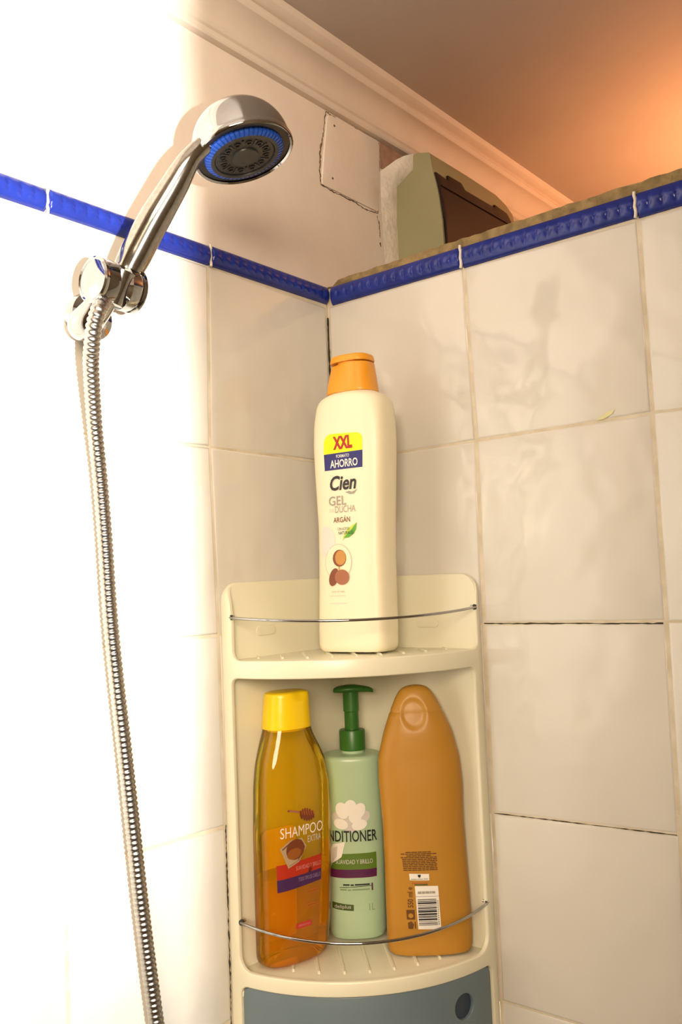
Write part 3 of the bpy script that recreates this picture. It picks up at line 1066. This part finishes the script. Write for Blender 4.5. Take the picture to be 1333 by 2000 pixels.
# --- mint conditioner with a pump
cond = thing('conditioner_bottle', 'mint green conditioner bottle with a dark green pump, in the middle of the lower shelf', 'bottle')
CC, CN = (0.0362, -0.0345), (0.63, -0.777)
Cx = Shape(CC, CN, [(-.5578, .0212, .80, 2.6, -.0004), (-.5570, .0228, .80, 2.6, -.0004), (-.5535, .0240, .80, 2.6, -.0004), (-.530, .0245, .80, 2.6, -.0002), (-.495, .0252, .80, 2.6, .0), (-.460, .0257, .80, 2.6, .0), (-.4135, .0257, .80, 2.6, .0), (-.4108, .0255, .80, 2.6, 0),
                    (-.4092, .0244, .80, 2.6, 0), (-.4085, .0225, .80, 2.6, 0), (-.4078, .0120, .85, 2.3, 0.0007)], smooth=0, K=90)
Cx.mesh('body', M['mint'], cond)
PC = np.array([CC[0], CC[1], 0.0]) + RH * 0.0010
lathe('neck_ring', [(.0100, -.4085), (.0100, -.4052)], tuple(PC), (0, 0, 1), M['mint'], cond, seg=28)
pm = lathe('pump_collar', [(.0108, -.4055), (.0112, -.4050), (.0112, -.3900), (.0106, -.3886), (.0060, -.3882), (.0060, -.3875)], tuple(PC), (0, 0, 1), M['pump'], cond, seg=32)
lathe('pump_stem', [(.0060, -.3888), (.0062, -.3875), (.0062, -.3735), (.0068, -.3728), (.0068, -.3555)], tuple(PC), (0, 0, 1), M['pump'], cond, seg=28)
# pump head: a long flat hood with a drooping spout
ud = np.array([0.80, 0.60, 0.0])
ud /= np.linalg.norm(ud)
vd = np.array([-ud[1], ud[0], 0])
bm = bmesh.new()
rings = []
for s, hw, zt, zb in ((-.0150, .0030, -.3545, -.3560), (-.0142, .0060, -.3530, -.3570), (-.0110, .0082, -.3518, -.3572), (-.0040, .0092, -.3507, -.3572), (.0030, .0088, -.3505, -.3572), (.0090, .0070, -.3514, -.3572),
                      (.0150, .0048, -.3526, -.3572), (.0185, .0038, -.3540, -.3576), (.0196, .0026, -.3552, -.3576)):
    r = []
    for k in range(16):
        t = 2 * PI * k / 16
        zc, hh = (zt + zb) / 2, (zt - zb) / 2
        p = PC + ud * s + vd * hw * math.copysign(abs(math.cos(t)) ** .8, math.cos(t)) + np.array([0, 0, zc + hh * math.copysign(abs(math.sin(t)) ** .8, math.sin(t))])
        r.append(bm.verts.new(p))
    rings.append(r)
for r0, r1 in zip(rings, rings[1:]):
    for k in range(16):
        bm.faces.new((r0[k], r0[(k + 1) % 16], r1[(k + 1) % 16], r1[k]))
bm.faces.new(rings[0])
bm.faces.new(rings[-1])
from_bm('pump_head', bm, M['pump'], cond, angle=50)


def cpanel(name, poly, m, off=0.0003):
    return plate(name, [poly], lambda u, z, d: Cx(u, z, d - off), m, cond, grid=0.005, step=0.003)


def ctext(s, u0, u1, z0, z1, m, off=0.0006, **k):
    return lettering('lettering', s, Cx, u0, u1, z0, z1, m, cond, off=off, **k)


lettering('lettering', 'CONDITIONER', Cx.wrap, -.0345, .0182, -.4775, -.4683, M['ink_black'], cond, off=.0013, bold=.012)
cpanel('green_band', [(-.0215, -.5004), (.0172, -.5004), (.0172, -.4872), (-.0165, -.4876)], M['ink_band_green'])
cpanel('plum_band', [(-.0215, -.5072), (.0170, -.5072), (.0172, -.5004), (-.0215, -.5004)], M['ink_plum'])
ctext('SUAVIDAD Y BRILLO', -.0170, .0140, -.4958, -.4922, M['ink_petal_shade'])
ctext('TODO TIPO DE CABELLO', -.0130, .0140, -.5046, -.5020, M['ink_purple'])
cpanel('small_line', [(-.0144, -.5152), (.0122, -.5142), (.0122, -.5138), (-.0144, -.5148)], M['ink_black'])
cpanel('small_bar', [(.0122, -.5180), (.0134, -.5180), (.0134, -.5120), (.0122, -.5120)], M['ink_plum'])
for u0, u1, z, mm in ((-.0115, -.0060, -.5128, 'ink_black'), (-.0052, -.0025, -.5130, 'ink_black'), (-.0016, .0108, -.5128, 'ink_black'), (-.0140, -.0085, -.5168, 'ink_mint_text'), (-.0076, -.0048, -.5170, 'ink_mint_text'), (-.004, .0108, -.5168, 'ink_mint_text')):
    cpanel('small_print', [(u0, z - .0006), (u1, z - .0006), (u1, z + .0006), (u0, z + .0006)], M[mm])
cpanel('green_badge', [(-.0211, -.5328), (-.0032, -.5340), (-.0031, -.5290), (-.0209, -.5274)], M['ink_badge_green'])
ctext('deliplus', -.0192, -.0055, -.5328, -.5290, M['ink_petal_shade'])
ctext('1L', .0098, .0145, -.5340, -.5285, M['ink_mint_text'])
for (u, z, a, b, rot, sd) in ((-.0100, -.4520, .0050, .0066, .35, 0), (-.0030, -.4500, .0052, .0064, -.05, 0), (.0042, -.4525, .0046, .0064, -.5, 0), (.0075, -.4580, .0042, .0060, -.9, 1), (-.0135, -.4575, .0052, .0044, .2, 1), (-.0115, -.4630, .0058, .0040, -.3, 0),
                              (.0040, -.4640, .0062, .0040, .25, 0), (-.0035, -.4660, .0052, .0040, 0, 1), (-.0050, -.4560, .0040, .0050, .2, 1), (.0005, -.4580, .0050, .0046, -.3, 0), (-.0030, -.4610, .0060, .0028, .1, 1)):
    cpanel('petal', ellipse(u, z, a * 1.05, b * 1.05, 22, rot), M['ink_petal_shade' if sd else 'ink_petal'], off=.0004 + (0 if sd else .0003) + abs(u) * .01)
cpanel('petal', [(-.0205, -.4960), (-.0120, -.4900), (-.0085, -.4775), (-.0190, -.4800), (-.0225, -.4880)], M['ink_petal'], off=.0008)
cpanel('petal', [(-.0200, -.4950), (-.0160, -.4900), (-.0150, -.4810), (-.0185, -.4830)], M['ink_petal_shade'], off=.0009)

# --- opaque amber bottle
amb = thing('amber_bottle', 'opaque amber bottle with a tapering top and a barcode, rightmost on the lower shelf', 'bottle')
AC, AN = (0.1059, -0.0324), (0.63, -0.777)
arow = [(-.5576, .0318, .42, 2.7, .0012), (-.5566, .0333, .42, 2.7, .0012), (-.553, .0340, .42, 2.7, .0012), (-.5438, .0342, .42, 2.7, .0014), (-.5087, .0337, .43, 2.7, .0010), (-.4819, .0330, .44, 2.7, .0006), (-.4553, .0328, .45, 2.6, 0.), (-.4256, .0339, .44, 2.5, -.0006),
        (-.4058, .0331, .44, 2.5, -.0012), (-.3847, .0278, .53, 2.4, -.0010), (-.3684, .0214, .58, 2.4, -.0016), (-.3580, .0166, .62, 2.4, -.0018), (-.3520, .0128, .66, 2.3, -.0019), (-.3495, .0098, .68, 2.3, -.0018), (-.3480, .0050, .70, 2.2, -.0016), (-.3477, .0008, .70, 2.2, -.0016)]
Ax = Shape(AC, AN, arow, smooth=2, K=120)


def adent(u, v, z):
    if v <= 0:
        return u, v
    q = ((u + .003) / .0102) ** 2 + ((z + .3698) / .0125) ** 2
    if q < 1.15:
        v -= 0.0018 * min(1.0, (1.15 - q) * 1.6)
    return u, v


def seamed(u, v, z):
    u, v = adent(u, v, z)
    k = 1 - 0.035 * max(0, 1 - abs(z + .3685) / .0009)
    return u * k, v * k


Ax.mesh('body', M['amber'], amb, seg=120, dent=seamed, zmax=-0.3686)
Ax.mesh('cap', M['amber_cap'], amb, seg=120, dent=seamed, zmin=-0.3690)


def apanel(name, poly, m, off=0.0003, **k):
    return plate(name, [poly], lambda u, z, d: Ax(u, z, d - off), m, amb, grid=0.006, step=0.004, **k)


def atext(s, u0, u1, z0, z1, m, off=0.0006, **k):
    return lettering('lettering', s, Ax, u0, u1, z0, z1, m, amb, off=off, **k)


zz = -.4775
for k in range(11):
    u = -.0165 if k in (0,) else (-.0205 if k in (1, 3) else (-.0160 if k == 2 else -.0200 + .0001 * k))
    ue = {0: .0035, 1: .0078, 2: .0040}.get(k, .0080)
    while u < ue - .001:
        w = min(random.uniform(.0018, .0050), ue - u)
        apanel('small_print', [(u, zz - .00042), (u + w, zz - .00042), (u + w, zz + .00042), (u, zz + .00042)], M['ink_amber_text'])
        u += w + .0004
    zz -= .00138
apanel('white_badge', [(-.0145, -.4990), (.0010, -.4995), (.0010, -.4945), (-.0147, -.4940)], M['ink_white'])
apanel('emblem', [(-.0080, -.4948), (-.0056, -.4948), (-.0058, -.4964), (-.0067, -.4974), (-.0078, -.4964)], M['ink_black'], off=.0005)
for u0, u1 in ((-.0135, -.0090), (-.0086, -.0040), (-.0035, .0000)):
    apanel('small_print', [(u0, -.4985), (u1, -.4986), (u1, -.4980), (u0, -.4979)], M['ink_grey'], off=.0005)
apanel('small_print', [(-.0130, -.5018), (-.0005, -.5020), (-.0005, -.5012), (-.0130, -.5010)], M['ink_copper'])
apanel('small_print', [(-.0110, -.5030), (-.0005, -.5032), (-.0005, -.5024), (-.0110, -.5022)], M['ink_darkgreen'])
apanel('barcode_label', [(-.0098, -.5368), (.0083, -.5374), (.0076, -.5040), (-.0108, -.5036)], M['ink_white'])
apanel('small_line', [(-.0104, -.5117), (.0079, -.5119), (.0079, -.5116), (-.0104, -.5114)], M['ink_lilac'], off=.0005)
for u0, u1 in ((-.0088, -.0058), (-.0055, -.0030), (-.0027, .0004), (.0007, .0022), (.0025, .0050)):
    apanel('small_print', [(u0, -.5096), (u1, -.5096), (u1, -.5078), (u0, -.5078)], M['ink_grey'], off=.0005)
z = -.5138
rnd = random.Random(3)
while z > -.5340:
    w = rnd.choice((.0004, .0006, .0009, .0013))
    apanel('bar', [(-.0092, z - w), (.0056, z - w), (.0056, z), (-.0092, z)], M['ink_black'], off=.0005)
    z -= w + rnd.choice((.0003, .0005, .0007))
for k in range(12):
    apanel('digit', [(.0062, -.5160 - k * .0016), (.0072, -.5160 - k * .0016), (.0072, -.5150 - k * .0016), (.0062, -.5150 - k * .0016)], M['ink_grey'], off=.0005)
atext('550 ml e', -.0172, -.0128, -.5200, -.5042, M['ink_amber_text'], rot90=True, bold=.02)
apanel('recycle_mark', [(-.0185, -.5293), (-.0120, -.5293), (-.0120, -.5218), (-.0185, -.5218)], M['ink_amber_text'])
apanel('recycle_mark', ellipse(-.0152, -.5262, .0020, .0018, 16), M['amber'], off=.0005)
apanel('recycle_mark', [(-.0175, -.5365), (-.0140, -.5365), (-.0130, -.5330), (-.0150, -.5305), (-.0178, -.5318)], M['ink_amber_text'])
apanel('recycle_mark', [(-.0125, -.5362), (-.0116, -.5362), (-.0116, -.5310), (-.0125, -.5310)], M['ink_amber_text'])

# ------------------------------------------------------------------ shower holder, hand shower, hose
hold = thing('shower_holder', 'chrome swivel holder fixed to the white tiles under the blue border', 'holder')
lathe('wall_flange', [(.0175, 0.0), (.0175, .0060), (.0165, .0085), (.0120, .0105), (.0085, .0120), (0, .0120)], (0.0004, -0.2720, -0.0680), (1, 0, 0), M['chrome'], hold, seg=40)
arm = catmull([(0.008, -0.2740, -0.0720), (0.018, -0.2850, -0.0790), (0.028, -0.2925, -0.0815), (0.040, -0.2920, -0.0750), (0.050, -0.2890, -0.0640)], 8)
tube('arm', arm, list(np.interp(np.linspace(0, 1, len(arm)), [0, .3, .55, .8, 1], [.0085, .0105, .0108, .0095, .0085])), M['chrome'], hold, seg=24)
bc = Vector((0.052, -0.2860, -0.0592))
bx = Vector((0, 1, -0.02)).normalized()
lathe('clamp_barrel', [(.0120, -.0140), (.0146, -.0132), (.0150, -.0100), (.0150, -.0050), (.0118, -.0026), (.0118, .0026), (.0150, .0050), (.0150, .0110), (.0142, .0136), (.0120, .0140)], bc, bx, M['chrome'], hold, seg=40)
for s in (-1, 1):
    lathe('end_cap', [(.0150, 0.0), (.0155, .0012), (.0155, .0026), (.0143, .0036), (.0132, .0030), (.0076, .0046), (0, .0050)], bc + bx * (s * .0138), bx * s, M['chrome'], hold, seg=40)
hd = Vector((0.020, 0.012, 0.062)).normalized()
lathe('socket_sleeve', [(.0062, -.0130), (.0078, -.0125), (.0090, -.0040), (.0102, .0080), (.0106, .0100), (.0085, .0105)], bc + hd * -.001 + Vector((0.0035, 0, 0)), hd, M['worn_chrome'], hold, seg=36)

hs = thing('hand_shower', 'chrome hand shower head with a dark nozzle face and blue ring, tilted in its holder', 'shower head')
HC = Vector((0.115, -0.2235, 0.0330))
HN = Vector((0.250, 0.085, -0.964)).normalized()
RH_ = 0.0350
hint = Vector((-0.6, -0.5, 0.2))
# dome (axis towards the back of the head)
dome = [(RH_ * .93, -0.0012), (RH_ * .965, -0.0022), (RH_ * .995, -0.0015), (RH_ * 1.0, 0.0005), (RH_ * .985, 0.0022), (RH_ * .965, 0.0030), (RH_ * .968, 0.0042)]
for k in range(1, 15):
    t = k / 14 * PI / 2
    dome.append((RH_ * .968 * math.cos(t) ** .85 if k < 14 else 0.0, 0.0042 + 0.0305 * math.sin(t)))
lathe('head_shell', dome, HC, -HN, M['chrome'], hs, seg=64, hint=hint, angle=60, caps=False)
hp = catmull([(0.0500, -0.2800, -0.0530), (0.053, -0.2762, -0.0480), (0.058, -0.2734, -0.0385), (0.072, -0.2685, -0.0169), (0.088, -0.2628, 0.0050), (0.1000, -0.2585, 0.0215), (0.1065, -0.2505, 0.0320), (0.1110, -0.2400, 0.0400)], 8)
hr = np.interp(np.linspace(0, 1, len(hp)), [0, .06, .14, .30, .45, .60, .74, .88, 1], [.0050, .0078, .0096, .0107, .0104, .0088, .0066, .0060, .0058])
tube('handle', hp, list(hr), M['worn_chrome'], hs, seg=32, up=(1, 0, 0.4), angle=60)
face = lathe('face_plate', [(0, .0005), (RH_ * .93, .0005), (RH_ * .95, .0), (RH_ * .93, -.002)], HC, HN, M['black'], hs, seg=64, hint=hint)
lathe('selector_ring', [(RH_ * .685, 0.0), (RH_ * .68, .0040), (RH_ * .63, .0042), (RH_ * .61, .0040), (RH_ * .60, .0024), (RH_ * .585, .0030), (0, .0030)], HC, HN, M['darkgrey'], hs, seg=64, hint=hint)
hx, hy, ha = frame_of(HN, hint)
bm = bmesh.new()
for k in range(52):
    t = 2 * PI * k / 52
    d = hx * math.cos(t) + hy * math.sin(t)
    tt = ha.cross(d)
    r = []
    for rr, h in ((.680, .0002), (.790, .0002), (.790, .0018), (.770, .0028), (.680, .0040)):
        for s in (-1, 1):
            r.append(bm.verts.new(HC + d * (RH_ * rr) + ha * h + tt * (s * .00105)))
    for j in range(5):
        q = (j + 1) % 5
        bm.faces.new((r[2 * j], r[2 * j + 1], r[2 * q + 1], r[2 * q]))
    bm.faces.new([r[2 * j] for j in range(5)])
    bm.faces.new([r[2 * j + 1] for j in range(5)])
from_bm('knurled_ring', bm, M['nozzle_blue'], hs, label='blue knurled ring')
lathe('ring_base', [(RH_ * .68, .0), (RH_ * .775, .0), (RH_ * .775, .0013), (RH_ * .755, .0022), (RH_ * .68, .0034)], HC, HN, M['nozzle_blue'], hs, seg=64, hint=hint, caps=False)
for k in range(12):
    t = 2 * PI * (k + .5) / 12
    d = hx * math.cos(t) + hy * math.sin(t)
    lathe('spray_hole', [(.0013, .0), (.0023, .0), (.0023, .0008), (.0014, .0008), (.0013, .0002)], HC + d * (RH_ * .44) + ha * .0030, HN, M['black'], hs, seg=14, caps=False)
for k in range(12):
    t = 2 * PI * k / 12
    d = hx * math.cos(t) + hy * math.sin(t)
    tt = ha.cross(d)
    bm = bmesh.new()
    c = HC + d * (RH_ * .44) + ha * .0030
    v = [bm.verts.new(c + d * a + tt * b + ha * h) for h in (0, .0007) for a, b in ((-.003, -.0005), (.003, -.0008), (.003, .0008), (-.003, .0005))]
    for f in ((0, 1, 2, 3), (4, 7, 6, 5), (0, 4, 5, 1), (1, 5, 6, 2), (2, 6, 7, 3), (3, 7, 4, 0)):
        bm.faces.new([v[i] for i in f])
    from_bm('face_rib', bm, M['darkgrey'], hs)
lathe('centre_boss', [(RH_ * .27, .0), (RH_ * .26, .0012), (RH_ * .16, .0015), (0, .0011)], HC + ha * .0030, HN, M['darkgrey'], hs, seg=32, hint=hint)

# hose: interlocked metal strip
hpts = catmull([(0.0545, -0.2950, -0.0715), (0.0570, -0.3000, -0.0765), (0.058, -0.3035, -0.0822), (0.055, -0.3047, -0.0919), (0.048, -0.3015, -0.1034), (0.040, -0.2965, -0.1147), (0.025, -0.2837, -0.1487), (0.019, -0.2760, -0.1825), (0.018, -0.2721, -0.2245), (0.018, -0.2691, -0.2771), (0.018, -0.2648, -0.3226), (0.018, -0.2589, -0.3753), (0.019, -0.2538, -0.4312), (0.020, -0.2484, -0.4870), (0.022, -0.2406, -0.5568), (0.024, -0.2363, -0.5916), (0.026, -0.262, -0.680)], 30)
seg_l = np.concatenate([[0], np.cumsum(np.linalg.norm(np.diff(hpts, axis=0), axis=1))])
pitch = 0.0037
prof_h = [(0.0, .0045), (.06, .0051), (.25, .0054), (.75, .0054), (.94, .0051)]
qs, rs = [], []
for k in range(int(seg_l[-1] / pitch)):
    for t, r in prof_h:
        qs.append((k + t) * pitch)
        rs.append(r)
HP = np.stack([np.interp(qs, seg_l, hpts[:, i]) for i in range(3)], 1)
for _ in range(2):
    HP[2:-2] = (HP[:-4] + HP[1:-3] + HP[2:-2] + HP[3:-1] + HP[4:]) / 5
hose = tube('shower_hose', HP, rs, M['steel'], None, seg=20, up=(1, 0, 0), angle=80)
hose['label'] = 'ribbed steel shower hose hanging from the holder in front of the white tiles'
hose['category'] = 'hose'

for o in bpy.data.objects:
    k = (o.parent.name if o.parent else '', o.name)
    t = {('shower_gel_bottle', 'cap'): 'golden orange cap', ('shower_gel_bottle', 'lid'): 'golden orange flip lid',
         ('shampoo_bottle', 'cap.001'): 'yellow cap', ('shampoo_bottle', 'liquid'): 'orange shampoo in the lower third',
         ('conditioner_bottle', 'pump_head'): 'dark green pump head', ('conditioner_bottle', 'pump_stem'): 'dark green pump stem',
         ('conditioner_bottle', 'pump_collar'): 'dark green pump collar', ('fuse_box', 'door'): 'smoked brown door',
         ('hand_shower', 'face_plate'): 'black nozzle face', ('corner_shelf', 'guard_wire'): 'thin chrome guard wire',
         ('corner_shelf', 'guard_wire.001'): 'thin chrome guard wire'}.get(k)
    if t:
        o['label'] = t
